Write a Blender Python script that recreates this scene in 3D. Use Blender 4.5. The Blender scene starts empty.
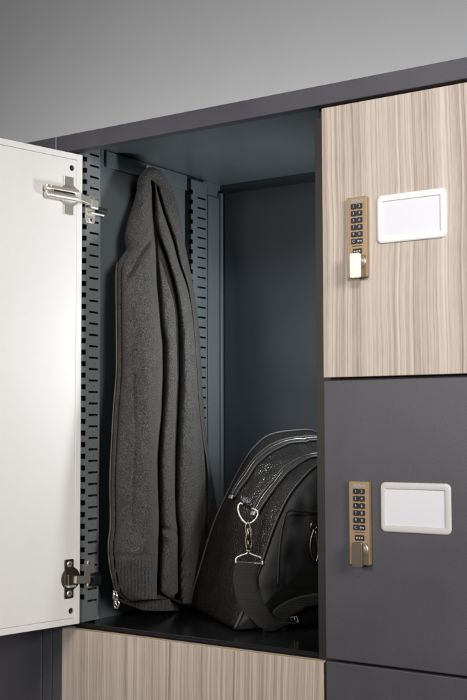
import bpy, bmesh, math, random
from mathutils import Vector, Matrix, noise
random.seed(7)
sc = bpy.context.scene
COL = sc.collection
V = Vector
# ------------------------------------------------------------------ camera
CAM = V((0.93493, -1.61581, 0.37353)); YAW = 0.59199; PIT = 0.06723; ROL = -0.00272; F = 1130.445
fw = V((-math.sin(YAW)*math.cos(PIT), math.cos(YAW)*math.cos(PIT), math.sin(PIT)))
rt0 = V((math.cos(YAW), math.sin(YAW), 0)); up0 = rt0.cross(fw)
rt = math.cos(ROL)*rt0 + math.sin(ROL)*up0; up = -math.sin(ROL)*rt0 + math.cos(ROL)*up0
def at(px, py, P, n):
    """point of the plane (P, n) seen at photo pixel px, py (survey of the photograph)"""
    d = fw + rt*((px-233.5)/F) - up*((py-350)/F)
    n = V(n); return CAM + d*(((V(P)-CAM).dot(n))/d.dot(n))
def atX(px, py, x): return at(px, py, (x,0,0), (1,0,0))
def atY(px, py, y): return at(px, py, (0,y,0), (0,1,0))
def atZ(px, py, z): return at(px, py, (0,0,z), (0,0,1))
cd = bpy.data.cameras.new('camera'); cam = bpy.data.objects.new('camera', cd); COL.objects.link(cam)
m = Matrix((rt, up, -fw)).transposed().to_4x4(); m.translation = CAM; cam.matrix_world = m
cd.sensor_fit = 'HORIZONTAL'; cd.sensor_width = 36; cd.lens = 36*F/467; cd.clip_start = .05; cd.clip_end = 60
sc.camera = cam
sc.view_settings.view_transform = 'Standard'; sc.view_settings.look = 'None'; sc.view_settings.exposure = 0
# ------------------------------------------------------------------ materials
def mat(name, base=(.5,.5,.5), rough=.5, metal=0, spec=.5, bump=None, speck=None, coat=0):
    """bump=(scale, strength, detail) ; speck=(scale, amount)"""
    m = bpy.data.materials.new(name); m.use_nodes = True
    nt = m.node_tree; b = nt.nodes['Principled BSDF']
    b.inputs['Base Color'].default_value = (*base, 1); b.inputs['Roughness'].default_value = rough
    b.inputs['Metallic'].default_value = metal; b.inputs['Specular IOR Level'].default_value = spec
    b.inputs['Coat Weight'].default_value = coat
    tc = nt.nodes.new('ShaderNodeTexCoord')
    if speck:
        n = nt.nodes.new('ShaderNodeTexNoise'); n.inputs['Scale'].default_value = speck[0]; n.inputs['Detail'].default_value = 3
        nt.links.new(tc.outputs['Object'], n.inputs['Vector'])
        n2 = nt.nodes.new('ShaderNodeTexNoise'); n2.inputs['Scale'].default_value = 6; n2.inputs['Detail'].default_value = 4
        nt.links.new(tc.outputs['Object'], n2.inputs['Vector'])
        ad = nt.nodes.new('ShaderNodeMath'); ad.operation = 'ADD'
        nt.links.new(n.outputs['Fac'], ad.inputs[0]); nt.links.new(n2.outputs['Fac'], ad.inputs[1])
        mr = nt.nodes.new('ShaderNodeMapRange'); mr.inputs[1].default_value = .6; mr.inputs[2].default_value = 1.4
        mr.inputs[3].default_value = 1-speck[1]; mr.inputs[4].default_value = 1+speck[1]
        nt.links.new(ad.outputs[0], mr.inputs[0])
        mx = nt.nodes.new('ShaderNodeVectorMath'); mx.operation = 'SCALE'; mx.inputs[0].default_value = base
        nt.links.new(mr.outputs[0], mx.inputs['Scale']); nt.links.new(mx.outputs[0], b.inputs['Base Color'])
        rr = nt.nodes.new('ShaderNodeMapRange'); rr.inputs[1].default_value = .3; rr.inputs[2].default_value = .7
        rr.inputs[3].default_value = max(0, rough-.06); rr.inputs[4].default_value = rough+.06
        nt.links.new(n2.outputs['Fac'], rr.inputs[0]); nt.links.new(rr.outputs[0], b.inputs['Roughness'])
    if bump:
        n = nt.nodes.new('ShaderNodeTexNoise'); n.inputs['Scale'].default_value = bump[0]; n.inputs['Detail'].default_value = bump[2]
        nt.links.new(tc.outputs['Object'], n.inputs['Vector'])
        bp = nt.nodes.new('ShaderNodeBump'); bp.inputs['Strength'].default_value = bump[1]; bp.inputs['Distance'].default_value = .001
        nt.links.new(n.outputs['Fac'], bp.inputs['Height']); nt.links.new(bp.outputs['Normal'], b.inputs['Normal'])
    return m
M = {}
M['coat'] = mat('anthracite_powder_coat', (.063,.062,.074), .42, bump=(650,.16,3), speck=(420,.2))
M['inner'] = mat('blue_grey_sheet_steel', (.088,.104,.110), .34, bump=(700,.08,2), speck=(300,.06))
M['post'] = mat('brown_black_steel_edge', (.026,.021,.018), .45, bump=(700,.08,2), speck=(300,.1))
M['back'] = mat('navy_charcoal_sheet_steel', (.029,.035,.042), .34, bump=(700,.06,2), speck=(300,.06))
M['rail'] = mat('grey_zinc_rail', (.145,.153,.16), .33, spec=.5, bump=(700,.08,2), speck=(300,.06))
M['dark'] = mat('black_sheet_steel', (.012,.011,.011), .5, bump=(700,.08,2), speck=(300,.1))
M['floor'] = mat('glossy_black_floor_sheet', (.010,.010,.011), .16, bump=(500,.03,2), speck=(200,.1))
M['white'] = mat('white_lacquer', (.68,.67,.66), .5, bump=(200,.04,3), speck=(60,.02))
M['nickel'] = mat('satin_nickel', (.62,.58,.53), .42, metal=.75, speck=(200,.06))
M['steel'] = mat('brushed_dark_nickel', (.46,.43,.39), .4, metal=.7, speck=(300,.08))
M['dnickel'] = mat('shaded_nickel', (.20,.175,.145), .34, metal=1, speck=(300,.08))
M['chrome'] = mat('polished_chrome', (.75,.73,.7), .14, metal=1, speck=(200,.03))
M['brass'] = mat('matt_champagne_gold', (.345,.245,.15), .45, metal=.5, bump=(900,.05,2), speck=(400,.05))
M['bronze'] = mat('bronze_lever', (.20,.17,.135), .36, metal=.85, speck=(300,.05))
M['lit_lever'] = mat('lit_satin_lever', (.78,.74,.69), .42, metal=.3, speck=(300,.03))  # upper lever: its bright reflection is put into the base colour
M['key'] = mat('black_rubber_key', (.013,.013,.016), .35, speck=(300,.1))
M['print'] = mat('white_print', (.36,.38,.44), .6, speck=(300,.02))
M['goldprint'] = mat('gold_print', (.62,.5,.22), .5, speck=(300,.02))
M['wplastic'] = mat('white_plastic', (.68,.68,.68), .4, speck=(200,.01))
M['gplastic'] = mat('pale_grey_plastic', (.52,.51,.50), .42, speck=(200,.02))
M['card'] = mat('blank_label_card', (.635,.635,.675), .55, speck=(100,.012))
M['groove'] = mat('groove_shadow_gap', (.25,.24,.235), .7, speck=(300,.1))
M['wallpaint'] = mat('grey_backdrop_paint', (.30,.30,.30), .8, bump=(160,.35,5), speck=(2,.015))
M['zip'] = mat('olive_zip_teeth', (.07,.056,.032), .5, metal=.3, speck=(600,.4))
M['ziptape'] = mat('charcoal_zip_tape', (.03,.028,.03), .9, speck=(500,.3))
M['piping'] = mat('black_leather_piping', (.010,.009,.009), .5, bump=(500,.2,2))
M['ztape'] = mat('black_zip_tape', (.01,.01,.01), .7, speck=(500,.3))
M['teeth'] = mat('dark_zip_teeth', (.14,.13,.125), .35, metal=1, speck=(900,.6))

def leather():
    m = mat('pebbled_black_leather', (.009,.0082,.008), .28, coat=.35)
    nt = m.node_tree; b = nt.nodes['Principled BSDF']; tc = nt.nodes.new('ShaderNodeTexCoord')
    v = nt.nodes.new('ShaderNodeTexVoronoi'); v.inputs['Scale'].default_value = 240
    w = nt.nodes.new('ShaderNodeTexNoise'); w.inputs['Scale'].default_value = 60; w.inputs['Detail'].default_value = 3
    nt.links.new(tc.outputs['Object'], w.inputs['Vector'])
    mx = nt.nodes.new('ShaderNodeMix'); mx.data_type = 'VECTOR'; mx.inputs[0].default_value = .0015
    nt.links.new(tc.outputs['Object'], mx.inputs[4]); nt.links.new(w.outputs['Color'], mx.inputs[5])
    nt.links.new(mx.outputs[1], v.inputs['Vector'])
    n = nt.nodes.new('ShaderNodeTexNoise'); n.inputs['Scale'].default_value = 22; n.inputs['Detail'].default_value = 5
    nt.links.new(tc.outputs['Object'], n.inputs['Vector'])
    b1 = nt.nodes.new('ShaderNodeBump'); b1.inputs['Strength'].default_value = .9; b1.inputs['Distance'].default_value = .0018; b1.invert = True
    nt.links.new(v.outputs['Distance'], b1.inputs['Height'])
    b2 = nt.nodes.new('ShaderNodeBump'); b2.inputs['Strength'].default_value = .5; b2.inputs['Distance'].default_value = .006
    nt.links.new(n.outputs['Fac'], b2.inputs['Height']); nt.links.new(b2.outputs[0], b1.inputs['Normal'])
    nt.links.new(b1.outputs[0], b.inputs['Normal'])
    r = nt.nodes.new('ShaderNodeMapRange'); r.inputs[1].default_value = .3; r.inputs[2].default_value = .7; r.inputs[3].default_value = .30; r.inputs[4].default_value = .48; b.inputs['Coat Roughness'].default_value = .2; b.inputs['Coat Weight'].default_value = .8; b.inputs['Coat Roughness'].default_value = .24; nt.links.new(b1.outputs[0], b.inputs['Coat Normal'])
    nt.links.new(n.outputs['Fac'], r.inputs[0]); nt.links.new(r.outputs[0], b.inputs['Roughness'])
    return m
M['leather'] = leather()
M['shade_leather'] = mat('shade_dark_leather', (.005,.0047,.0047), .5, spec=.3, bump=(160,.25,4), speck=(90,.12))  # broad bag sides: their shade is put in as a blacker leather

def knit(name, dark, light, ribs=False):
    m = mat(name, light, .95, spec=.15)
    nt = m.node_tree; b = nt.nodes['Principled BSDF']; tc = nt.nodes.new('ShaderNodeTexCoord')
    mp = nt.nodes.new('ShaderNodeMapping'); mp.inputs['Scale'].default_value = (1,1,1); mp.inputs['Rotation'].default_value = (.6,.4,.3)
    nt.links.new(tc.outputs['Object'], mp.inputs['Vector'])
    n = nt.nodes.new('ShaderNodeTexNoise'); n.inputs['Scale'].default_value = 330; n.inputs['Detail'].default_value = 6; n.inputs['Roughness'].default_value = .9; n.inputs['Distortion'].default_value = .6
    nt.links.new(mp.outputs[0], n.inputs['Vector'])
    n2 = nt.nodes.new('ShaderNodeTexNoise'); n2.inputs['Scale'].default_value = 45; n2.inputs['Detail'].default_value = 4
    nt.links.new(mp.outputs[0], n2.inputs['Vector'])
    ad = nt.nodes.new('ShaderNodeMath'); ad.operation = 'MULTIPLY_ADD'; ad.inputs[1].default_value = .12
    nt.links.new(n2.outputs['Fac'], ad.inputs[0]); nt.links.new(n.outputs['Fac'], ad.inputs[2])
    r = nt.nodes.new('ShaderNodeValToRGB'); e = r.color_ramp.elements
    e[0].position = .42; e[0].color = (*dark,1); e[1].position = .74; e[1].color = (*light,1)
    nt.links.new(ad.outputs[0], r.inputs[0])
    fl = nt.nodes.new('ShaderNodeTexNoise'); fl.inputs['Scale'].default_value = 560; fl.inputs['Detail'].default_value = 1
    mp2 = nt.nodes.new('ShaderNodeMapping'); mp2.inputs['Rotation'].default_value = (1.1,.5,.9); mp2.inputs['Scale'].default_value = (1.5,.7,.9)
    nt.links.new(tc.outputs['Object'], mp2.inputs['Vector']); nt.links.new(mp2.outputs[0], fl.inputs['Vector'])
    fr = nt.nodes.new('ShaderNodeMapRange'); fr.inputs[1].default_value = .54; fr.inputs[2].default_value = .70; fr.inputs[3].default_value = 0; fr.inputs[4].default_value = .42
    nt.links.new(fl.outputs['Fac'], fr.inputs[0])
    mx = nt.nodes.new('ShaderNodeMix'); mx.data_type = 'RGBA'; mx.inputs[7].default_value = (.19,.18,.175,1)
    nt.links.new(fr.outputs[0], mx.inputs[0]); nt.links.new(r.outputs[0], mx.inputs[6]); nt.links.new(mx.outputs[2], b.inputs['Base Color'])
    bp = nt.nodes.new('ShaderNodeBump'); bp.inputs['Strength'].default_value = .6; bp.inputs['Distance'].default_value = .0013
    wv = nt.nodes.new('ShaderNodeTexWave'); wv.bands_direction = 'DIAGONAL'; wv.inputs['Scale'].default_value = 62; wv.inputs['Distortion'].default_value = 2.5; wv.inputs['Detail Scale'].default_value = 3
    nt.links.new(tc.outputs['Object'], wv.inputs['Vector'])
    hs = nt.nodes.new('ShaderNodeMath'); hs.operation = 'MULTIPLY_ADD'; hs.inputs[1].default_value = .5
    nt.links.new(wv.outputs['Fac'], hs.inputs[0]); nt.links.new(n.outputs['Fac'], hs.inputs[2]); nt.links.new(hs.outputs[0], bp.inputs['Height']); nt.links.new(bp.outputs[0], b.inputs['Normal'])
    b.inputs['Sheen Weight'].default_value = .12; b.inputs['Sheen Roughness'].default_value = .5
    b.inputs['Sheen Tint'].default_value = (.6,.57,.55,1)
    return m
M['knit'] = knit('charcoal_melange_knit', (.007,.0068,.0068), (.082,.078,.076))

def webbing():
    m = mat('black_webbing', (.008,.008,.008), .8)
    nt = m.node_tree; b = nt.nodes['Principled BSDF']; tc = nt.nodes.new('ShaderNodeTexCoord')
    w = nt.nodes.new('ShaderNodeTexWave'); w.bands_direction = 'Z'; w.inputs['Scale'].default_value = 180; w.inputs['Distortion'].default_value = .6
    nt.links.new(tc.outputs['Object'], w.inputs['Vector'])
    bp = nt.nodes.new('ShaderNodeBump'); bp.inputs['Strength'].default_value = .6; bp.inputs['Distance'].default_value = .0012
    nt.links.new(w.outputs['Fac'], bp.inputs['Height']); nt.links.new(bp.outputs[0], b.inputs['Normal'])
    return m
M['web'] = webbing()

def wood(name, seed):
    m = mat(name, (.5,.4,.3), .5, spec=.35)
    nt = m.node_tree; b = nt.nodes['Principled BSDF']; N = nt.nodes.new; L = nt.links.new
    tc = N('ShaderNodeTexCoord')
    wm = N('ShaderNodeMapping'); wm.inputs['Scale'].default_value = (5, 5, 2.2); L(tc.outputs['Object'], wm.inputs['Vector'])
    wn = N('ShaderNodeTexNoise'); wn.inputs['Scale'].default_value = 1; wn.inputs['Detail'].default_value = 2; L(wm.outputs[0], wn.inputs['Vector'])
    wa = N('ShaderNodeVectorMath'); wa.operation = 'MULTIPLY_ADD'; wa.inputs[1].default_value = (.028, 0, 0)
    L(wn.outputs['Color'], wa.inputs[0]); L(tc.outputs['Object'], wa.inputs[2]); warp = wa.outputs[0]
    def noise_(sx, sz, det, rough, off, dist=0):
        mp = N('ShaderNodeMapping'); mp.inputs['Scale'].default_value = (sx, sx, sz); mp.inputs['Location'].default_value = (off+seed, off*2, seed*.7)
        L(warp, mp.inputs['Vector'])
        n = N('ShaderNodeTexNoise'); n.inputs['Scale'].default_value = 1; n.inputs['Detail'].default_value = det; n.inputs['Roughness'].default_value = rough
        n.inputs['Distortion'].default_value = dist
        L(mp.outputs[0], n.inputs['Vector']); return n.outputs['Fac']
    def mr(x, a, b_, c, d):
        r = N('ShaderNodeMapRange'); r.inputs[1].default_value = a; r.inputs[2].default_value = b_; r.inputs[3].default_value = c; r.inputs[4].default_value = d
        L(x, r.inputs[0]); return r.outputs[0]
    def add(a, c, k=1.0):
        r = N('ShaderNodeMath'); r.operation = 'MULTIPLY_ADD'; r.inputs[1].default_value = k; L(c, r.inputs[0]); L(a, r.inputs[2]); return r.outputs[0]
    broad = noise_(16, .30, 3, .5, 3.1, .3)       # plank-wide bands
    mid = noise_(105, .40, 3, .55, 7.7, .2)        # streaks
    fine = noise_(400, .7, 3, .65, 1.3, .1)       # pores
    flake = noise_(420, 30, 2, .6, 5.3, 0)
    x = add(mr(broad, .3, .7, -.12, .12), mr(mid, .3, .7, -.20, .20))
    x = add(x, mr(fine, .3, .7, -.31, .31)); x = add(x, mr(flake, .3, .7, -.08, .08))
    half = N('ShaderNodeMath'); half.operation = 'ADD'; half.inputs[1].default_value = .5; L(x, half.inputs[0])
    r = N('ShaderNodeValToRGB'); e = r.color_ramp.elements
    e[0].position = 0; e[0].color = (.20,.155,.125,1); e[1].position = 1; e[1].color = (.56,.495,.44,1)
    for p, c in ((.22,(.31,.25,.208,1)),(.5,(.43,.362,.31,1)),(.75,(.51,.445,.392,1))):
        q = e.new(p); q.color = c
    L(half.outputs[0], r.inputs[0]); L(r.outputs[0], b.inputs['Base Color'])
    bp = N('ShaderNodeBump'); bp.inputs['Strength'].default_value = .12; bp.inputs['Distance'].default_value = .0006
    L(fine, bp.inputs['Height']); L(bp.outputs[0], b.inputs['Normal'])
    return m
M['wood'] = wood('greige_wood_laminate', 0.0)
M['woodedge'] = mat('pale_wood_edge_band', (.56,.43,.32), .45, speck=(120,.08))
# ------------------------------------------------------------------ object helpers
def thing(name, label, cat, loc, group=None):
    o = bpy.data.objects.new(name, None); COL.objects.link(o); o.location = loc
    o.empty_display_size = .05
    o['label'] = label; o['category'] = cat
    if group: o['group'] = group
    return o
def obj(name, bm, mats, parent=None, smooth=False, label=None):
    me = bpy.data.meshes.new(name); bmesh.ops.recalc_face_normals(bm, faces=bm.faces); bm.to_mesh(me); bm.free()
    if not isinstance(mats, (list, tuple)): mats = [mats]
    for k in mats: me.materials.append(M[k])
    if smooth:
        for p in me.polygons: p.use_smooth = True
    o = bpy.data.objects.new(name, me); COL.objects.link(o)
    if parent is not None:
        o.parent = parent
        if parent.type == 'EMPTY': o.matrix_parent_inverse = Matrix.Translation(-V(parent.location))
    if label: o['label'] = label
    return o
def smooth_angle(o, deg=35):
    for p in o.data.polygons: p.use_smooth = True
    o.data.set_sharp_from_angle(angle=math.radians(deg))
    return o
def frame(o, ex, ey, ez):
    m = Matrix((V(ex), V(ey), V(ez))).transposed().to_4x4(); m.translation = V(o); return m
I4 = Matrix.Identity(4)
def box(bm, lo, hi, bev=.0008, mi=0, T=I4, seg=2):
    """an axis-aligned box (in frame T) with eased edges"""
    vs = [bm.verts.new(T @ V((x,y,z))) for x in (lo[0],hi[0]) for y in (lo[1],hi[1]) for z in (lo[2],hi[2])]
    q = [(0,1,3,2),(4,6,7,5),(0,4,5,1),(2,3,7,6),(0,2,6,4),(1,5,7,3)]
    fs = [bm.faces.new([vs[i] for i in f]) for f in q]
    for f in fs: f.material_index = mi
    bmesh.ops.recalc_face_normals(bm, faces=fs)
    if bev > 0:
        es = list({e for f in fs for e in f.edges})
        r = bmesh.ops.bevel(bm, geom=es, offset=bev, segments=seg, profile=.5, affect='EDGES', clamp_overlap=True)
        for f in r['faces']: f.material_index = mi
def prism(bm, pts, d0, d1, T=I4, bev=0, mi=0, seg=2):
    """polygon pts (x,z in frame T) extruded along T's y from d0 to d1"""
    a = [bm.verts.new(T @ V((x,d0,z))) for x,z in pts]; b = [bm.verts.new(T @ V((x,d1,z))) for x,z in pts]
    n = len(pts); fs = [bm.faces.new(a), bm.faces.new(b[::-1])]
    for i in range(n): fs.append(bm.faces.new((a[i], b[i], b[(i+1)%n], a[(i+1)%n])))
    for f in fs: f.material_index = mi
    bmesh.ops.recalc_face_normals(bm, faces=fs)
    if bev:
        es = list(set(list(fs[0].edges) + list(fs[1].edges)))
        r = bmesh.ops.bevel(bm, geom=es, offset=bev, segments=seg, profile=.5, affect='EDGES', clamp_overlap=True)
        for f in r['faces']: f.material_index = mi
def rrect(w, h, r, n=6, cx=0, cz=0):
    out = []
    for sx, sz, a0 in ((1,1,0),(-1,1,90),(-1,-1,180),(1,-1,270)):
        for k in range(n+1):
            a = math.radians(a0 + 90*k/n)
            out.append((cx + sx*(w/2-r) + r*math.cos(a), cz + sz*(h/2-r) + r*math.sin(a)))
    return out
def circ(r, n=24, cx=0, cz=0):
    return [(cx + r*math.cos(2*math.pi*k/n), cz + r*math.sin(2*math.pi*k/n)) for k in range(n)]
def lathe(bm, prof, T, n=24, mi=0):
    """prof = [(radius, y)] turned about T's y axis"""
    rings = [[bm.verts.new(T @ V((r*math.cos(2*math.pi*k/n), y, r*math.sin(2*math.pi*k/n)))) for k in range(n)] for r, y in prof]
    for a, b in zip(rings, rings[1:]):
        for k in range(n):
            f = bm.faces.new((a[k], a[(k+1)%n], b[(k+1)%n], b[k])); f.material_index = mi
    for ring in (rings[0], rings[-1]):
        f = bm.faces.new(ring); f.material_index = mi
def tube(bm, pts, r, n=8, closed=False, mi=0):
    pts = [V(p) for p in pts]; N = len(pts); rings = []; prev = None
    for i, p in enumerate(pts):
        if closed: t = pts[(i+1)%N] - pts[i-1]
        else: t = pts[min(i+1,N-1)] - pts[max(i-1,0)]
        t.normalize()
        if prev is None:
            u = t.orthogonal().normalized()
        else:
            u = prev - t*prev.dot(t); u = u.normalized() if u.length > 1e-6 else t.orthogonal().normalized()
        prev = u; w = t.cross(u)
        rr = r[i] if isinstance(r, (list,tuple)) else r
        rings.append([bm.verts.new(p + (u*math.cos(2*math.pi*k/n) + w*math.sin(2*math.pi*k/n))*rr) for k in range(n)])
    prs = list(zip(rings, rings[1:]))
    for a, b in prs:
        for k in range(n):
            f = bm.faces.new((a[k], a[(k+1)%n], b[(k+1)%n], b[k])); f.material_index = mi; f.smooth = True
    if closed:
        a, b = rings[-1], rings[0]
        best = min(range(n), key=lambda s: sum((a[k].co-b[(k+s)%n].co).length for k in range(n)))
        for k in range(n):
            f = bm.faces.new((a[k], a[(k+1)%n], b[(k+1+best)%n], b[(k+best)%n])); f.material_index = mi; f.smooth = True
    else:
        for ring in (rings[0], rings[-1]):
            f = bm.faces.new(ring); f.material_index = mi
def spline(pts, n):
    """Catmull-Rom through pts, n samples"""
    pts = [V(p) for p in pts]; m = len(pts)-1; out = []
    for i in range(n):
        u = i/(n-1)*m; k = min(int(u), m-1); t = u-k
        p0 = pts[k-1] if k else pts[0]*2-pts[1]; p1 = pts[k]; p2 = pts[k+1]; p3 = pts[k+2] if k+2 <= m else pts[m]*2-pts[m-1]
        out.append(.5*((2*p1) + (p2-p0)*t + (2*p0-5*p1+4*p2-p3)*t*t + (3*p1-p0-3*p2+p3)*t*t*t))
    return out
def table(tb, y):
    if y <= tb[0][0]: return tb[0][1]
    for (a, u), (b, v) in zip(tb, tb[1:]):
        if y <= b:
            t = (y-a)/(b-a); return u + (v-u)*t
    return tb[-1][1]
def stable(tb, y):
    """smooth table lookup (Catmull-Rom on uneven knots)"""
    n = len(tb)
    if y <= tb[0][0]: return tb[0][1]
    if y >= tb[-1][0]: return tb[-1][1]
    for i in range(n-1):
        (a, u), (b, v) = tb[i], tb[i+1]
        if y <= b:
            h = b-a; t = (y-a)/h
            m0 = (v-tb[i-1][1])/(b-tb[i-1][0]) if i else (v-u)/h
            m1 = (tb[i+2][1]-u)/(tb[i+2][0]-a) if i+2 < n else (v-u)/h
            return (2*t**3-3*t*t+1)*u + (t**3-2*t*t+t)*h*m0 + (-2*t**3+3*t*t)*v + (t**3-t*t)*h*m1
def cut(o, holes):
    """boolean circular holes out of a mesh object; holes = [(matrix, radius)]"""
    for T, r in holes:
        bm = bmesh.new(); lathe(bm, [(r,-.012),(r,.012)], T, 28)
        bmesh.ops.recalc_face_normals(bm, faces=bm.faces)
        me = bpy.data.meshes.new('hole_cutter'); bm.to_mesh(me); bm.free()
        c = bpy.data.objects.new('hole_cutter', me); COL.objects.link(c)
        md = o.modifiers.new('hole', 'BOOLEAN'); md.operation = 'DIFFERENCE'; md.object = c; md.solver = 'EXACT'
        dg = bpy.context.evaluated_depsgraph_get(); dg.update()
        new = bpy.data.meshes.new_from_object(o.evaluated_get(dg))
        o.modifiers.clear(); old = o.data; o.data = new; new.name = old.name
        bpy.data.objects.remove(c)
def glyphs(bm, text, size, T, mi, depth=.0003):
    cu = bpy.data.curves.new('print', 'FONT'); cu.body = text; cu.size = size; cu.align_x = 'CENTER'; cu.align_y = 'CENTER'
    cu.extrude = depth; o = bpy.data.objects.new('print', cu); COL.objects.link(o)
    dg = bpy.context.evaluated_depsgraph_get(); dg.update()
    me = bpy.data.meshes.new_from_object(o.evaluated_get(dg))
    me.transform(T @ Matrix.Rotation(math.pi/2, 4, 'X'))
    old = set(bm.faces); bm.from_mesh(me)
    for f in bm.faces:
        if f not in old: f.material_index = mi
    bpy.data.objects.remove(o); bpy.data.meshes.remove(me)
# ------------------------------------------------------------------ setting
bm = bmesh.new(); box(bm, (-7,2.2,-2.5), (6,2.25,4.5), 0)
o = obj('backdrop_wall', bm, 'wallpaint'); o['kind'] = 'structure'
# ------------------------------------------------------------------ locker cabinet
XW, XF = -.530, -.513           # inside wall, rail face
D, ZC = .5087, .9283            # inside back, inside ceiling
XS, XD = -.56925, -.54352       # module seam, left edge of the wooden door
ZL = -.47                       # lower end of what is built
T_ = .02                        # carcass front behind the door faces
cab = thing('locker_cabinet', 'anthracite steel locker cabinet with wood and grey doors, its tall left compartment standing open', 'locker cabinet', (0, .25, ZL), 'locker cabinets in a row')
bm = bmesh.new()
box(bm, (XS+.0006,0,.90609), (.63,.0215,.9395), .0012)
box(bm, (XS+.0006,.022,ZC+.001), (.63,.56,.9393), .0008)
obj('top_panel', bm, 'coat', cab)
bm = bmesh.new(); box(bm, (XS-.0006,.0008,.907), (XS+.0004,.02,.9392), 0)  # pale strip in the seam, paints the highlight of the panel edge
obj('seam_highlight', bm, 'gplastic', cab)
bm = bmesh.new(); box(bm, (XS+.0006,.0006,ZL), (XD-.0012,.55,.9055), .001)
obj('side_panel', bm, 'coat', cab)
bm = bmesh.new(); box(bm, (.60,.0006,ZL), (.625,.55,.9055), .001)
obj('side_panel', bm, 'coat', cab)
# interior lining of the open compartment
bm = bmesh.new()
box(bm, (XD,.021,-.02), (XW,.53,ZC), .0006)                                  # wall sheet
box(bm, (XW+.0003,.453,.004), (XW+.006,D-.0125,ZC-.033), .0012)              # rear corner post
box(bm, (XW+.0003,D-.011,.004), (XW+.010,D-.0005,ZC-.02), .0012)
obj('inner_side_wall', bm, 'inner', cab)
bm = bmesh.new(); box(bm, (XW+.0003,.10,.8935), (XW+.0055,.452,ZC-.0022), .0012)
obj('hanging_strip', bm, 'inner', cab)
bm = bmesh.new(); box(bm, (XD,.023,ZC), (.012,.53,ZC+.0008), 0)
obj('inner_ceiling', bm, 'inner', cab)
bm = bmesh.new()
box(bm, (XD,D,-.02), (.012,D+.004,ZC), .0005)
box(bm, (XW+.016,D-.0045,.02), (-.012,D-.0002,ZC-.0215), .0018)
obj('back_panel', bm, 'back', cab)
bm = bmesh.new()
box(bm, (XD,.0215,-.014), (.0006,D-.001,-.0008), .0012)
box(bm, (XD,.0195,-.004), (.0006,.0235,.0036), .0012)                         # raised front lip
obj('compartment_floor', bm, 'floor', cab)
bm = bmesh.new()
box(bm, (.00075,.02,ZL), (.047,.53,.8925), .0012)
box(bm, (.0012,.034,.8925), (.047,.53,ZC-.0005), .0005)
obj('centre_divider', bm, 'post', cab)
bm = bmesh.new()                                                              # closed carcass behind the shut doors
box(bm, (.0455,.021,ZL), (.599,.52,.9265), .0005)
box(bm, (XD+.0005,.021,ZL), (.0002,.52,-.0145), .0005)
obj('carcass', bm, 'dark', cab)
# slotted mounting rails
def rail(y0, y1, ys0, ys1, ztop, phase, flange, m_):
    bm = bmesh.new(); P = .02215; z1 = ztop; zs = []
    # face, built as a sheet with real slots, notches and pin holes
    hole = []
    k = 0
    z = ztop - phase
    rows = []
    while z > .03:
        rows.append(z); z -= P
    edges = sorted({.004, ztop} | {q for z in rows for q in (z-.0021, z+.0021)})
    ycuts = [y0, y0+.007, ys0, ys1, y1]
    nrows = []
    # z breakpoints: slot, pin hole, notch
    br = {.004, ztop}
    for z in rows:
        br |= {round(z-.0021,5), round(z+.0021,5), round(z+.0045,5), round(z+.0145,5), round(z-P/2-.0009,5), round(z-P/2+.0009,5)}
    br = sorted(b for b in br if .004 <= b <= ztop)
    pin0 = (ys0+ys1)/2 + .001; pin = (pin0-.0009, pin0+.0009)
    ycuts = sorted({y0, y0+.0065, ys0, pin[0], pin[1], ys1, y1})
    vcache = {}
    def vv(y, z):
        key = (round(y,5), round(z,5))
        if key not in vcache: vcache[key] = bm.verts.new((XF, y, z))
        return vcache[key]
    def inside(z, a, b): return a < z < b
    for za, zb in zip(br, br[1:]):
        zm = (za+zb)/2
        slot = any(abs(zm-z) < .0021 for z in rows)
        notch = any(inside(zm, z+.0045, z+.0145) for z in rows)
        pinr = any(abs(zm-(z-P/2)) < .0009 for z in rows)
        for ya, yb in zip(ycuts, ycuts[1:]):
            ym = (ya+yb)/2
            if slot and ys0 < ym < ys1: continue
            if notch and ym < y0+.0065: continue
            if pinr and pin[0] < ym < pin[1]: continue
            bm.faces.new((vv(ya,za), vv(yb,za), vv(yb,zb), vv(ya,zb)))
    # front flange with the notches running round the bend, rear return
    vc2 = {}
    def v2(x, z):
        key = (round(x,5), round(z,5))
        if key not in vc2: vc2[key] = bm.verts.new((x, y0, z))
        return vc2[key]
    for za, zb in zip(br, br[1:]):
        zm = (za+zb)/2
        notch = any(inside(zm, z+.0045, z+.0145) for z in rows)
        xs = [XW+.001, XF-.008, XF]
        for xa, xb in zip(xs, xs[1:]):
            if notch and xb == XF: continue
            f = bm.faces.new((v2(xa,za), v2(xb,za), v2(xb,zb), v2(xa,zb))); f.material_index = 1 if flange else 0
    a = [bm.verts.new(q) for q in ((XF,y1,.004),(XF,y1,ztop),(XW+.0005,y1,ztop),(XW+.0005,y1,.004))]; bm.faces.new(a)
    a = [bm.verts.new(q) for q in ((XF,y0,ztop),(XF,y1,ztop),(XW+.0005,y1,ztop),(XW+.0005,y0,ztop))]; f = bm.faces.new(a); f.material_index = 1
    bmesh.ops.remove_doubles(bm, verts=bm.verts, dist=1e-6)
    geom = bmesh.ops.solidify(bm, geom=bm.faces[:], thickness=.0012)
    box(bm, (XW+.0004,y0+.004,.005), (XW+.0022,y1-.002,ztop-.004), 0, 1)     # dark back seen through the holes
    return obj('mounting_rail', bm, [m_,'dark'], cab)
rail(.0225, .0686, .0370, .0640, ZC-.003, .020, False, 'rail')
rail(.3724, .4326, .3957, .4275, .9165, .0371, True, 'inner')
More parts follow.
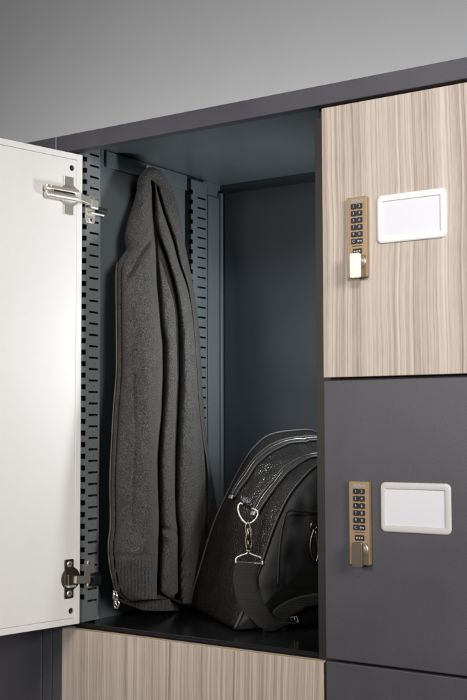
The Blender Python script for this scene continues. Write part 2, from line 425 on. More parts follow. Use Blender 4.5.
# coat hook
bm = bmesh.new()
hp = atX(152, 171.3, XW+.006)
T = frame((XW+.0058, hp.y, hp.z), (0,1,0), (-1,0,0), (0,0,1))
prism(bm, rrect(.044,.020,.004), -.0025, 0, T, .0006)
tube(bm, spline([(XW+.006,hp.y,hp.z-.010),(XW+.018,hp.y-.004,hp.z-.022),(XW+.030,hp.y-.004,hp.z-.022),(XW+.036,hp.y-.004,hp.z-.014)], 14), .0035, 10)
obj('coat_hook', bm, 'nickel', cab, True)
# ---- closed doors
def wood_door(x0, x1, z0, z1):
    bm = bmesh.new(); box(bm, (x0,0,z0), (x1,.0165,z1), .0009, 0)
    o = obj('wood_door', bm, ['wood','woodedge'], cab)
    for p in o.data.polygons:
        if abs(p.normal.y) < .8: p.material_index = 1
    return o
XR0, XR1 = .02582, .589
o = wood_door(XR0, XR1, .45217, .900); o['label'] = 'closed vertical grain wood door at upper right'
o = wood_door(XD, .01958, -.46, -.00578); o['label'] = 'closed wood door under the open compartment'
def grey_door(x0, x1, z0, z1, par, label):
    bm = bmesh.new(); box(bm, (x0,0,z0), (x1,.0165,z1), .0016)
    o = obj('grey_door', bm, 'coat', par); o['label'] = label
grey_door(XR0, XR1, 0, .44694, cab, 'closed anthracite door with gold keypad lock')
grey_door(XR0, XR1, -.46, -.00418, cab, 'closed anthracite door at the bottom edge')
# ---- open white door
ANG = 1.3841
e_ = V((-math.cos(ANG), -math.sin(ANG), 0)); n_ = V((math.sin(ANG), -math.cos(ANG), 0)); H = V((-.49951,0,0))
# frame of the door: x = s away from the hinge edge, y = out of the inner face, z up
TD = frame(H, e_, n_, (0,0,1))
DZ0, DZ1, DW = .00597, .89393, .563
bm = bmesh.new()
box(bm, (0,-.018,DZ0), (DW,-.0012,DZ1), .0012, 0, TD)
box(bm, (0,-.0012-.004,DZ0+.0002), (.0130,0,DZ1-.0002), .0011, 0, TD)         # pan rim
box(bm, (DW-.0130,-.0052,DZ0+.0002), (DW,0,DZ1-.0002), .0011, 0, TD)
box(bm, (.0131,-.0052,DZ0+.0002), (DW-.0131,0,DZ0+.0118), .0011, 0, TD)
box(bm, (.0131,-.0052,DZ1-.0118), (DW-.0131,0,DZ1-.0002), .0011, 0, TD)
for zz, sg in ((DZ0+.0118,-1),(DZ1-.0118,1)):                                   # mitre lines at the corners
    Tm = TD @ Matrix.Translation((.0075,0,zz+sg*.0055)) @ Matrix.Rotation(sg*math.radians(43), 4, 'Y')
    box(bm, (-.0065,-.001,-.0004), (.0045,.00025,.0004), 0, 1, Tm)
    Tm = TD @ Matrix.Translation((0,0,zz))
    box(bm, (.0131,-.0011,-.0005+sg*-.0008), (DW-.0131,-.0006,.0005), 0, 1, Tm)
od = obj('open_door', bm, ['white','groove'], cab, label='white inner face of the opened door')
holes = [(.0252,.8645),(.0204,.0318)]
bm = bmesh.new()
box(bm, (.0136,-.006,DZ0+.0126), (DW-.0136,-.0002,DZ1-.0126), .0007, 0, TD)
ip = obj('inner_lining', bm, ['white','key'], od)
for q_ in (ip, od): cut(q_, [(TD @ Matrix.Translation((s,0,z)), .0056) for s, z in holes])
for s, z in holes:
    bm = bmesh.new(); lathe(bm, [(.0064,-.0052),(.0064,-.0044)], TD @ Matrix.Translation((s,0,z)), 20)  # black disc down the hole, its inner shade given as colour
    obj('hole_shade_disc', bm, 'key', ip.parent)
# ---- hinges
def screw(parent, T, r, m='nickel'):
    bm = bmesh.new()
    lathe(bm, [(r*.8,0),(r,.0003),(r,.0011),(r*.75,.0019)], T, 18)
    box(bm, (-r*.6,.00185,-r*.13), (r*.6,.0021,r*.13), 0, 1, T); box(bm, (-r*.13,.00185,-r*.6), (r*.13,.0021,r*.6), 0, 1, T)
    return obj('screw', bm, [m,'key'], parent, False)
TW = frame((XF,0,0), (0,1,0), (1,0,0), (0,0,1))        # rail face: x = depth, y = out of the wall, z up
def hinge_top():
    zc = .8105
    bm = bmesh.new()
    pl = [(.0225,.846),(.0445,.846),(.0445,.829),(.0535,.8205),(.0535,.8005),(.0445,.792),(.0445,.773),(.0225,.773),(.0225,.790),(.0150,.7955),(.0115,.803),(.0105,.8105),(.0115,.818),(.0150,.8255),(.0225,.831)]
    prism(bm, pl[::-1], -.0005, .0022, TD, .0005)
    h = obj('hinge', bm, 'steel', cab, label='upper hinge with a soft-close damper')
    bm = bmesh.new()
    for dz, r in ((.0058,.0062),(-.0058,.0062)):
        Tc = TD @ Matrix.Translation((0,.0095,zc+dz)) @ Matrix.Rotation(math.pi/2, 4, 'Z')
        # lathe axis along s
        lathe(bm, [(r*.7,-.094),(r,-.0925),(r,-.086),(r*.86,-.0855),(r*.86,-.084),(r,-.0835),(r,-.020),(r*.8,-.0185)], Tc, 22)
    for p_ in bm.verts: pass
    box(bm, (.0185,.002,zc-.012), (.084,.0075,zc+.012), .001, 0, TD)
    smooth_angle(obj('damper', bm, 'nickel', h))
    bm = bmesh.new(); box(bm, (.030,.0157,zc-.0018), (.080,.0172,zc+.0022), .0004, 0, TD); box(bm, (.0135,.0030,zc-.0115), (.0275,.0152,zc+.0085), .002, 1, TD)
    obj('damper_slot', bm, ['dnickel','gplastic'], h)
    # knuckle crossing the gap
    a = TD @ V((.016,.010,zc-.002)); b = TW @ V((.036,.013,.806))
    dv = (b-a).normalized(); upv = V((0,0,1)); sd = dv.cross(upv).normalized(); up2 = sd.cross(dv)
    Tk = frame(a, dv, sd, up2); L = (b-a).length
    bm = bmesh.new(); box(bm, (-.004,-.0045,-.0075), (L*.70,.0045,.0075), .0015, 0, Tk)
    obj('hinge_arm', bm, 'nickel', h)
    bm = bmesh.new()
    prism(bm, rrect(.028,.052,.006,5,.036,.7945), 0, .0026, TW, .0006)
    box(bm, (.0245,.0026,.7945), (.0475,.0150,.8145), .0030, 0, TW)
    box(bm, (.0300,.0026,.7855), (.0700,.0100,.790), .0018, 0, TW)
    obj('mounting_plate', bm, 'nickel', h)
    bm = bmesh.new(); box(bm, (.049,.0015,.793), (.079,.0105,.8025), .002, 0, TW)
    obj('release_lever', bm, 'dark', h)
    for z in (.8165,.7745): screw(h, TW @ Matrix.Translation((.036,.0026,z)), .0062)
def hinge_bottom():
    zc = .0915
    bm = bmesh.new()
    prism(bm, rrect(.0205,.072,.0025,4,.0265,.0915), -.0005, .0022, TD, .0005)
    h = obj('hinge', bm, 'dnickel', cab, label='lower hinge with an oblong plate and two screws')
    bm = bmesh.new(); lathe(bm, [(.0205,.0001),(.0215,.0005),(.0215,.0014),(.0200,.0018)], TD @ Matrix.Translation((.0225,0,zc)), 36)
    smooth_angle(obj('hinge_cup', bm, 'dnickel', h))
    bm = bmesh.new(); box(bm, (.020,.002,zc-.0145), (.0335,.0085,zc+.0085), .0012, 0, TD); box(bm, (.0165,.0022,zc-.0155), (.034,.0105,zc-.011), .0012, 1, TD)
    obj('damper', bm, ['dnickel','nickel'], h)
    a = TD @ V((.020,.009,zc-.001)); b = TW @ V((.042,.012,.0830))
    dv = (b-a).normalized(); sd = dv.cross(V((0,0,1))).normalized(); up2 = sd.cross(dv)
    Tk = frame(a, dv, sd, up2); L = (b-a).length
    bm = bmesh.new(); box(bm, (0,-.0045,-.0075), (L*.72,.0045,.0065), .0012, 0, Tk)
    obj('hinge_arm', bm, 'steel', h)
    bm = bmesh.new()
    prism(bm, rrect(.028,.056,.006,5,.040,.0935), 0, .0026, TW, .0006)
    obj('mounting_plate', bm, 'steel', h)
    bm = bmesh.new(); box(bm, (.036,.0026,.071), (.061,.0170,.0905), .003, 0, TW); box(bm, (.040,.003,.0895), (.074,.009,.0945), .0015, 0, TW)
    obj('release_lever', bm, 'key', h)
    for z in (.1135,.0720): screw(h, TW @ Matrix.Translation((.037,.0026,z)), .0058)
    for z in (.1185,.0645): screw(h, TD @ Matrix.Translation((.0265,.0022,z)), .0055)
hinge_top(); hinge_bottom()
# ---- keypad locks
def lock(cx, cz, lever_mat, label):
    # frame: x right, y into the door (so -y is out), z up
    TL = frame((cx,-.0001,cz), (1,0,0), (0,1,0), (0,0,1))
    W, Hh, t = .0355, .1310, .0085
    bm = bmesh.new(); prism(bm, rrect(W,Hh,.0022,5), -t, 0, TL, .0008)
    glyphs(bm, 'digilock', .0072, TL @ Matrix.Translation((.0005,-t-.0003,Hh/2-.0065)), 1)
    k = obj('keypad_lock', bm, ['brass','print'], cab, label=label)
    top = Hh/2
    rows = ['12','34','56','78','90','C#']
    for r, s in enumerate(rows):
        z = top - .0155 - r*.01135
        for c, ch in enumerate(s):
            x = (-.0050 if c == 0 else .0058)
            w = .0098
            Tk = TL @ Matrix.Translation((x,-t,z))
            bm = bmesh.new(); prism(bm, rrect(w,.0086,.0016,4), -.0016, .0004, Tk, .0004)
            if ch == '#':
                Tg = Tk @ Matrix.Translation((0,-.0018,0))
                prism(bm, circ(.0016,14,-.0021,0), -.0002, .0002, Tg, 0, 1)
                box(bm, (-.001,-.0002,-.0006), (.0035,.0002,.0006), 0, 1, Tg); box(bm, (.0022,-.0002,-.0016), (.0031,.0002,-.0005), 0, 1, Tg)
            else:
                glyphs(bm, ch, .0064, Tk @ Matrix.Translation((0,-.0018,0)), 1)
            obj('key', bm, ['key','print'], k)
    bm = bmesh.new(); box(bm, (-.0085,-t-.0007,-.0005), (.0095,-t+.0004,.0005), .0001, 0, TL @ Matrix.Translation((0,0,top-.0800)))
    obj('divider_line', bm, 'key', k)
    Tw = TL @ Matrix.Translation((.0008,-t,top-.0885))
    bm = bmesh.new(); prism(bm, rrect(.0165,.0088,.0016,4), -.0010, .0004, Tw, .0003)
    for x in (-.0045,0,.0045): prism(bm, circ(.0013,12,x,0), -.0013, -.0009, Tw, 0, 1)
    obj('status_window', bm, ['key','goldprint'], k)
    # turning lever on its round spindle
    Ts = TL @ Matrix.Translation((.0068,-t,top-.1060))
    bm = bmesh.new(); lathe(bm, [(.0095,.0004),(.0095,-.0025),(.0085,-.0035),(.0062,-.0038),(.0062,-.012)], Ts, 28)
    smooth_angle(obj('spindle', bm, 'steel', k))
    bm = bmesh.new()
    prism(bm, rrect(.0182,.0400,.0034,6,0,0), -.0058, 0, TL @ Matrix.Translation((.0045,-t-.0118,top-.1137)), .0010, 0, 3)
    obj('lever', bm, lever_mat, k)
lock(.0940, .6765, 'lit_lever', 'champagne gold keypad lock with a lever coloured as if lit on the wood door')
lock(.0930, .2197, 'bronze', 'champagne gold keypad lock with a bronze lever on the anthracite door')
# ---- label holders
def holder(cx, cz, m, label):
    T = frame((cx,-.0001,cz), (1,0,0), (0,1,0), (0,0,1))
    W, Hh, t, w, h = .1180, .0775, .0035, .0995, .0560
    o1 = rrect(W, Hh, .0085, 8); i1 = rrect(w, h, .0006, 8)
    # profile across the rim: outside bottom, outside top, inside top, inside bottom
    bm = bmesh.new(); n = len(o1); rings = []
    def ring(f, y): return [bm.verts.new(T @ V((a[0]+(b[0]-a[0])*f, y, a[1]+(b[1]-a[1])*f))) for a, b in zip(o1, i1)]
    for f, y in ((0,0),(0,-t*.45),(.05,-t*.72),(.16,-t*.93),(.30,-t),(.86,-t),(.93,-t*.95),(.97,-t*.8),(1,-t*.55),(1,0)): rings.append(ring(f, y))
    for a, b in zip(rings, rings[1:]):
        for k in range(n): bm.faces.new((a[k], a[(k+1)%n], b[(k+1)%n], b[k]))
    o = obj('label_holder', bm, m, cab, label=label)
    smooth_angle(o, 40)
    bm = bmesh.new(); box(bm, (-w/2-.002,-.0016,-h/2-.002), (w/2+.002,-.0003,h/2+.002), 0, 0, T)
    obj('label_card', bm, 'card', o)
holder(.1862, .7017, 'wplastic', 'white rounded label holder on the wood door')
holder(.1868, .2465, 'gplastic', 'pale grey rounded label holder on the anthracite door')
# ------------------------------------------------------------------ neighbouring module
nb = thing('locker_cabinet', 'dark grey neighbouring locker cabinet at the left edge behind the open white door', 'locker cabinet', (-.85,.25,ZL), 'locker cabinets in a row')
bm = bmesh.new()
box(bm, (-1.20,0,.90609), (XS-.0008,.0215,.9395), .0012); box(bm, (-1.20,.022,ZC+.001), (XS-.0008,.56,.9393), .0008)
obj('top_panel', bm, 'coat', nb)
bm = bmesh.new(); box(bm, (-.5935,.0006,ZL), (XS-.0012,.55,.9055), .001); obj('side_panel', bm, 'coat', nb)
grey_door(-1.17, -.5958, -.46, -.005, nb, 'closed lower door')
grey_door(-1.17, -.5958, 0, .895, nb, 'closed upper door')
bm = bmesh.new(); box(bm, (-1.17,.021,ZL), (-.595,.54,.92), .0005); obj('carcass', bm, 'dark', nb)
# ------------------------------------------------------------------ sweater
hb = atX(150, 605, XW+.03)
sw = thing('knitted_jacket', 'charcoal melange knitted zip jacket hanging from the hook inside the open locker', 'jacket', (XW+.01, .25, .02))
Lp = [(173,142.5),(182,139),(201,134),(221,127.8),(238,124.8),(250,126),(256,122),(261,118.8),(270,116.8),(330,117),(371,117),(410,114),(479,110.6),(525,111),(545,109),(567,110.6),(585,114.5),(593,117.2),(597,121),(601,127)]
C1 = [(172,149),(184,152.2),(205,153.5),(229,155.5),(269,157.2),(303,159.8),(330,162.0),(346,164.0),(397,163.4),(459,159),(479,159.2),(526,160),(570,158.8),(601,158)]
C2 = [(172,150),(184,153.5),(205,154.5),(229,156.4),(257,166),(286,174),(318,179),(371,180.2),(423,178),(474,176.5),(517,176.8),(531,178.8),(590,179),(610,180)]
C3 = [(172,153.5),(187,157),(209,163),(240,173.4),(262,179),(290,188),(320,193),(371,197),(410,199.5),(470,206),(528,207),(600,207)]
Rp = [(173,157),(177,161.5),(192,173),(211,179),(240,184.2),(269,190),(303,196),(330,199.3),(358,201),(410,204),(448,208),(479,212.5),(512,217),(600,221)]
lines = [Lp, C1, C2, C3, Rp]
wl = [
 [(172,.030),(200,.034),(250,.040),(262,.048),(300,.056),(450,.062),(601,.070)],
 [(172,.040),(184,.026),(229,.030),(262,.066),(300,.076),(450,.090),(601,.098)],
 [(172,.040),(184,.026),(229,.030),(262,.066),(300,.074),(450,.082),(601,.090)],
 [(172,.042),(187,.034),(209,.040),(262,.056),(300,.078),(330,.088),(450,.090),(480,.072),(600,.060)],
 [(172,.030),(211,.034),(300,.044),(450,.052),(600,.055)]]
am = [
 [(172,.010),(190,.030),(229,.042),(300,.050),(601,.052)],
 [(172,.000),(229,.000),(262,.012),(300,.030),(601,.034)],
 [(172,.006),(187,.014),(229,.034),(300,.038),(601,.038)],
 [(172,.008),(190,.020),(240,.026),(300,.016),(340,.012),(450,.014),(601,.020)]]
bots = [598.5, 591, 604, 597, 592]
def lobe_cols():
    cols = []
    for i, n in enumerate((80, 40, 56, 36)):
        for k in range(n): cols.append((i, k/n))
    cols.append((3, 1.0)); return cols
def jacket_point(i, t, py, extra=0):
    a, b = stable(lines[i], py), stable(lines[i+1], py)
    px = a + (b-a)*t
    tt = t**1.5 if i == 0 else t**.8 if i == 2 else t
    u = abs(2*tt-1)
    w = table(wl[i], py)*(1-t) + table(wl[i+1], py)*t + table(am[i], py)*max(0, 1-u**2.3)**.62
    # soft wrinkles of heavy knit: long vertical ones and short diagonal tugs
    w += .0045*noise.noise(V((px*.075, py*.011, 3.1))) + .0018*noise.noise(V((px*.11+py*.05, py*.045, 9.2)))
    w += .0008*noise.noise(V((px*.4, py*.16, 1.7)))
    # diagonal tug from the slit towards the zip
    if i == 0:
        d = (px - (155 - (py-229)*.49)); s = math.exp(-(d/3.2)**2)*max(0, min(1, (py-229)/12))*max(0, min(1, (300-py)/30))
        w -= .010*s
        # stitched fly beside the zip
        e = px - a
        if py > 256: w -= .006*math.exp(-((e-5.0)/1.1)**2)
        # ribbed collar edge
        if 196 < py < 252 and e < 9:
            w += .0036*math.sin((py + e*.8)*2*math.pi/5.2)*max(0, 1-e/9)
        # ribbed hem
        if py > 556: w += .0016*math.sin(px*2*math.pi/3.3 + .4*math.sin(py*.2))*min(1, (py-556)/6)
        if py > 552: w -= .004*math.exp(-((py-556)/1.6)**2)
    # deep narrow creases between the folds
    for j, dep, sg in ((1,.040,1.5),(2,.036,1.3),(3,.022,1.2)):
        if j in (i, i+1):
            c = b if j == i+1 else a
            if j == 1: k = max(0, min(1, (py-180)/8))*(.55+.45*max(0, min(1, abs(py-260)/40)))
            elif j == 2: k = max(0, min(1, (py-232)/20))
            else: k = max(0, min(1, (py-186)/8))*max(0, min(1, (300-py)/50)) + .8*max(0, min(1, (py-445)/25))
            sgm = sg*(.8+.5*noise.noise(V((py*.03, j*7.0, 0))))
            w -= dep*k*math.exp(-((px-c)/sgm)**2)
    if i == 0:      # soft sag of the front panel
        k = max(0, min(1, (py-320)/60))*max(0, min(1, (556-py)/40))
        w -= .007*k*math.exp(-((px-(133+.03*(py-320)+2.5*math.sin(py*.021)))/4.5)**2)
        w += .004*k*math.exp(-((px-(147+4*math.sin(py*.017)))/5)**2)
    if i == 2:
        w -= .006*max(0, min(1, (py-300)/80))*math.exp(-((px-(191+.05*(py-330)+2*math.sin(py*.03)))/2.6)**2)
    if i == 1:
        s = math.exp(-((py-531-(t-.5)*6)/3.0)**2); w -= .010*s                # sideways tuck
        s = math.exp(-((py-537-(t-.5)*6)/5.0)**2); w += .006*s
    if i == 2 and py > 545: w += .0014*math.sin((px+py*.35)*2*math.pi/3.6)
    return atX(px, py, XW + .002 + w + extra)
cols = lobe_cols(); NR = 230
bm = bmesh.new(); grid = []
for ci, (i, t) in enumerate(cols):
    b0, b1 = bots[i], bots[i+1]
    # hem heights step between the layers, they do not slope
    bot = [598.5, 592.0, 604.0, 597.0][i]
    if i == 0 : bot = 601.5 - 3.4*t
    top = 172.5 + (3.5 if i == 3 else 0)*t
    col = []
    for r in range(NR):
        v = r/(NR-1); py = top + (bot-top)*v
        p = jacket_point(i, t, py)
        col.append(bm.verts.new(p))
    grid.append(col)
# rounded return to the wall side, behind the visible edge
def side(col, k, n=5):
    out = []
    for s in range(1, n+1):
        c = []
        for v in col:
            f = s/n
            x = v.co.x + (XW+.010 - v.co.x)*f
            dy = (v.co.x-x)*1.75 if k < 0 else k*.016*math.sin(f*math.pi)*min(1,(v.co.x-XW)/.05)
            c.append(bm.verts.new((x, v.co.y + dy, v.co.z)))
        out.append(c)
    return out
left = side(grid[0], -.35); right = side(grid[-1], .35)
full = left[::-1] + grid + right
for a, b in zip(full, full[1:]):
    for r in range(NR-1): bm.faces.new((a[r], b[r], b[r+1], a[r+1]))
# back closes against the wall
for r in range(NR-1): bm.faces.new((full[-1][r], full[0][r], full[0][r+1], full[-1][r+1]))
for r in (0, NR-1):
    mid = len(full)//2
    ring = [c[r] for c in full]
    cen = bm.verts.new(sum((v.co for v in ring), V())/len(ring) + V((-.01,0,0)))
    for a, b in zip(ring, ring[1:]+ring[:1]): bm.faces.new((a, b, cen))
body = obj('knit_body', bm, 'knit', sw, True)
# lower hem band of the layer behind the front panel
bm = bmesh.new(); rows = []
for k in range(90):
    px = 125 + (180.3-125)*k/89; c = []
    for r in range(16):
        f = r/15; yb = 611.0 - max(0, (150-px)/25)**2*10.5 - max(0,(px-170)/10)*.6; py = 586 + (yb-586)*f
        u = (px-125)/55.3
        w = .066 + .030*(1-abs(2*u-1)**3) + .0016*math.sin(px*2*math.pi/3.3) - .005*(f**4) + (.003 if r in (1,2) else 0) + .003*noise.noise(V((px*.1,py*.1,4)))
        c.append(bm.verts.new(atX(px, py, XW+w)))
    for r in range(1, 5):
        v = c[-1].co if r == 1 else c[15+r-1].co
        c.append(bm.verts.new(v + V((-.014, .002, .002))))
    rows.append(c)
for a, b in zip(rows, rows[1:]):
    for r in range(len(a)-1): bm.faces.new((a[r], b[r], b[r+1], a[r+1]))
hb_ = obj('hem_band', bm, 'knit', sw, True)
# hood loop passing over the hook
bm = bmesh.new()
pa = [atX(px, py, XW+w) for px, py, w in ((141,196,.035),(143,183,.045),(147,175.5,.056),(152,173.5,.060),(158,177,.056),(165,187,.045),(170,197,.036))]
tube(bm, spline(pa, 40), [.010 + .003*math.sin(math.pi*k/39) for k in range(40)], 12)
for v in bm.verts: v.co += V((.0016,.0016,.0016))*noise.noise(v.co*90)
obj('hood_loop', bm, 'knit', sw, True)
# zip
zp = []
for k in range(90):
    py = 262 + (594-262)*k/89
    a = jacket_point(0, 0.0, py, .0015); zp.append(a + V((0,-.0018,0)))
bm = bmesh.new(); tube(bm, zp, .0016, 8)
zo = obj('zip', bm, 'zip', sw, True)
bm = bmesh.new(); tube(bm, [p + V((.0035,.0028,0)) for p in zp], .0022, 8)
obj('zip_tape', bm, 'ziptape', zo, True)
q = zp[-1]
def L3(px, py, w=.085): return atX(px, py, XW+w)
bm = bmesh.new()
nrm = (.45,-.9,0); P0 = L3(116,592)
def Q(px, py, o=0): return at(px, py, P0, nrm) + V((.45,-.9,0))*o
tube(bm, [Q(*p) for p in ((113.6,591),(117.0,591.5),(117.6,598),(115.6,602.5),(113.4,598))], .0019, 8, True)
tube(bm, [Q(*p, .001) for p in ((114.8,600),(117.8,599),(119.6,604),(118,608),(115.2,608.5),(114.4,604.5))], .0014, 8, True)
tube(bm, [Q(113.6,590),Q(115,600)], .0022, 8)
tube(bm, [Q(115.6,602,.001),Q(117.2,606.5,.001)], .0017, 8)
obj('zip_pull', bm, 'chrome', zo, True)
# ------------------------------------------------------------------ leather bag
PH = math.radians(55); A = V((math.cos(PH), math.sin(PH), 0)); B = V((-math.sin(PH), math.cos(PH), 0))
O = atZ(211, 619, .004); O.z = 0.001
bag = thing('leather_bag', 'black pebbled leather bag with twin zips standing on the locker floor beside the jacket', 'bag', O + A*.13)
curves = {
 .10: [(189,607),(201,567),(215,523),(231,488),(246,460),(257,445.5),(270,436),(292,432),(330,430)],
 .05: [(203,613),(215,578),(228,535),(239,500),(254,477),(265,463),(280,451),(300,444),(335,441)],
 -.05:[(222,623),(236,590),(249,552),(262,516),(278,492),(291,476),(304,465.5),(320,460),(345,457)],
 -.13:[(235.5,631),(249,600),(262,565),(275,528),(288,500),(302,481),(317,467),(335,461),(360,458)]}
SMAX = .285
def path(t, px):
    P = O + B*t; out = []
    for x, y in px:
        q = at(x, y, P, B); s = (q-O).dot(A); h = max(q.z, 0.004)
        out.append((s, h))
    # keep the part that fits the locker, then round over the far end
    keep = [p for p in out if p[0] < SMAX-.034]
    s, h = keep[-1]
    keep += [(SMAX-.018, h-.001), (SMAX-.004, h-.028), (SMAX, h*.62), (SMAX, h*.3), (SMAX-.004, .004)]
    return keep
NV = 110; paths = {}
for t, px in curves.items():
    k = path(t, px); paths[t] = [V((p.x, p.y, 0)) for p in spline([(a, b, 0) for a, b in k], NV)]
ts = [.10, .05, -.05, -.13]
def bag_pt(t, j, out=0):
    """point on the strip at width t, path index j (float), pushed out along the path normal"""
    j0 = max(0, min(NV-1, int(j))); j1 = min(NV-1, j0+1); f = j-j0
    # quadratic-ish blend over t using neighbours
    for a, b in zip(ts, ts[1:]):
        if t <= a+1e-9 and t >= b-1e-9:
            u = (a-t)/(a-b); break
    i = ts.index(a)
    def P(tt): return paths[tt][j0].lerp(paths[tt][j1], f)
    p1, p2 = P(a), P(b); p0 = P(ts[i-1]) if i else p1*2-p2; p3 = P(ts[i+2]) if i+2 < 4 else p2*2-p1
    p = .5*((2*p1) + (p2-p0)*u + (2*p0-5*p1+4*p2-p3)*u*u + (3*p1-p0-3*p2+p3)*u**3)
    ja, jb = max(0, j0-1), min(NV-1, j0+2)
    d = paths[a][jb] - paths[a][ja]; nn = V((-d.y, d.x, 0)).normalized()
    p = p + nn*out
    return O + A*p.x + B*t + V((0,0,p.y))
def swell(t, j):
    """how far the stuffed gusset stands out between the two pipings"""
    u = max(0, math.sin(math.pi*(.10-t)/.23))
    p = .015*u**.7*max(0, math.sin(math.pi*min(1, j/(NV*.6))))**.5 if j < NV*.6 else .006*u
    return p + .0034*u*noise.noise(V((t*26, j*.105, 2.2))) + .0016*u*noise.noise(V((t*60+j*.13, j*.23, 7.7)))
bm = bmesh.new(); NT = 44; g = []
for k in range(NT+1):
    t = .10 - .23*k/NT; row = []
    for j in range(NV):
        puff = swell(t, j)
        row.append(bm.verts.new(bag_pt(t, j, puff)))
    g.append(row)
for a, b in zip(g, g[1:]):
    for j in range(NV-1): bm.faces.new((a[j], b[j], b[j+1], a[j+1]))
# bottom, then the two broad sides, slightly bulged, each a panel of its own
for a, b in zip(g, g[1:]): bm.faces.new((a[0], b[0], b[-1], a[-1]))
obj('bag_body', bm, 'leather', bag, True)
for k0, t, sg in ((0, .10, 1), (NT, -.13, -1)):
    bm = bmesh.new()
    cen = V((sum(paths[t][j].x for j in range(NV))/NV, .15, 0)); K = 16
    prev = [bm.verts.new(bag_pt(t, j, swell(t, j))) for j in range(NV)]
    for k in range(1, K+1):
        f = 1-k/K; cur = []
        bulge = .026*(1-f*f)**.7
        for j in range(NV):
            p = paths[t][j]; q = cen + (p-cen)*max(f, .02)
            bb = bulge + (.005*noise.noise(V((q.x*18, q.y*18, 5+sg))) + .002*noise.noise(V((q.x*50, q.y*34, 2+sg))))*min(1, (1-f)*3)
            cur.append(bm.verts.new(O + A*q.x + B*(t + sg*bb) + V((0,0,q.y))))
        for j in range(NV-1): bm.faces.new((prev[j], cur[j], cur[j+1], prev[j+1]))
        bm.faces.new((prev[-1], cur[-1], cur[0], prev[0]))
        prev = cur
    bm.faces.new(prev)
    obj('side_panel', bm, 'shade_leather', bag, True)
bm = bmesh.new(); tube(bm, [bag_pt(.10, j, .002) for j in range(NV)], .0034, 8); obj('piping', bm, 'piping', bag, True)
bm = bmesh.new(); tube(bm, [bag_pt(-.13, j, .002) for j in range(NV)], .0034, 8); obj('piping', bm, 'piping', bag, True)
# find the path index at which the zips start (beside the D-ring)
def jstart(t, px, py):
    q = at(px, py, O+B*t, B); return min(range(NV), key=lambda j: (bag_pt(t, j)-q).length)
for t, (px, py) in ((.052,(239,500)), (-.052,(262,516))):
    j0 = jstart(max(-.05,min(.05,t)), px, py); js = [j0 + (76-j0)*k/59 for k in range(60)]
    bm = bmesh.new(); prev = None
    for j in js:
        c = [bm.verts.new(bag_pt(t+dt, j, o-.006+swell(t+dt, j))) for dt, o in ((-.010,.0095),(-.004,.0116),(.004,.0116),(.010,.0095))]
        if prev:
            for i in range(3): bm.faces.new((prev[i], c[i], c[i+1], prev[i+1]))
        prev = c
    z = obj('zip', bm, 'ztape', bag, True)
    bm = bmesh.new()
    for dt in (-.0115,.0115): tube(bm, [bag_pt(t+dt, j, .0035+swell(t+dt, j)) for j in js], .0030, 8)
    obj('zip_welt', bm, 'piping', z, True)
    bm = bmesh.new(); tube(bm, [bag_pt(t, j, .0062+swell(t, j)) for j in js], .0017, 6); obj('zip_teeth', bm, 'teeth', z, True)
    p = bag_pt(t, j0-.3, .0065+swell(t, j0)); d = (bag_pt(t, j0+1.5, .0065+swell(t, j0))-p).normalized(); n2 = B.cross(d).normalized()
    if n2.dot(-A) < 0: n2 = -n2
    Tz = frame(p, B, n2, d)
    bm = bmesh.new(); box(bm, (-.0085,-.002,-.004), (.0085,.0025,.0045), .0012, 0, Tz); obj('zip_stop', bm, 'nickel', z)
    j2 = j0 + 13
# D-ring, swivel clasp, strap
from mathutils.bvhtree import BVHTree
vs_, fs_ = [], []
for c in [c for c in bag.children if c.name.startswith(('bag_body','side_panel'))]:
    n0 = len(vs_); vs_ += [v.co.copy() for v in c.data.vertices]; fs_ += [tuple(i+n0 for i in p.vertices) for p in c.data.polygons]
bvh = BVHTree.FromPolygons(vs_, fs_)
def hit(px, py):
    d = (fw + rt*((px-233.5)/F) - up*((py-350)/F)).normalized(); h = bvh.ray_cast(CAM, d)
    return h[0] if h[0] else None
pn = V((.52,-.84,.06)).normalized()
PD = max((q for q in (hit(*p) for p in ((240,503),(258,512),(248,523),(250,535),(250,550),(240,558),(260,560))) if q), key=lambda q: q.dot(pn)) + pn*.004
def R(px, py, o=0):
    p = at(px, py, PD, pn) + pn*o
    h = hit(px, py)
    if h is not None and (h-p).dot(pn) > -.003: p = h + pn*.004     # never inside the leather
    return p
bm = bmesh.new()
ring = [(240.3,503.2),(244,504.6),(249,506.8),(254,509.3),(257.3,511.2),(258,514.2),(256.4,518.2),(253,521.8),(249,523.6),(245.6,523.2),(242.2,520),(239.4,515),(238,509.5),(238.6,505)]
tube(bm, [R(*p) for p in ring], .0019, 10, True); obj('d_ring', bm, 'nickel', bag, True)
bm = bmesh.new()
c0, c1 = bag_pt(.004, jstart(0,248,505), .006), R(249.5,507,0)
for w_ in (-3,-1.5,0,1.5,3): tube(bm, [R(248.5+w_,506.5+w_*.45,.0028), R(246+w_,501+w_*.45,-.001), R(243.5+w_,494+w_*.45,-.012)], .0042, 8)
obj('ring_tab', bm, 'leather', bag, True)
bm = bmesh.new()
tube(bm, [R(*p,.001) for p in ((247.4,521.5),(249.6,524.5),(250.8,530),(251.2,537),(250.8,543))], .0021, 8)
tube(bm, [R(*p,.001) for p in ((248.4,521.6),(245.8,525),(245.6,530),(246.6,535),(245.6,541),(246,547),(248.6,549.5),(251.4,547),(252,541),(251,535),(250.6,530))], .0019, 8)
tube(bm, [R(*p,.002) for p in ((248.2,528),(248.3,540))], [.0030,.0022], 8)
tube(bm, [R(*p,.002) for p in ((248.2,538.5),(248.4,549))], [.0018,.0026], 8)
tube(bm, [R(*p,.001) for p in ((246,550.2),(248.6,551.4),(251,550.2))], .0030, 8)
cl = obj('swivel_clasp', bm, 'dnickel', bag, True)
bm = bmesh.new()
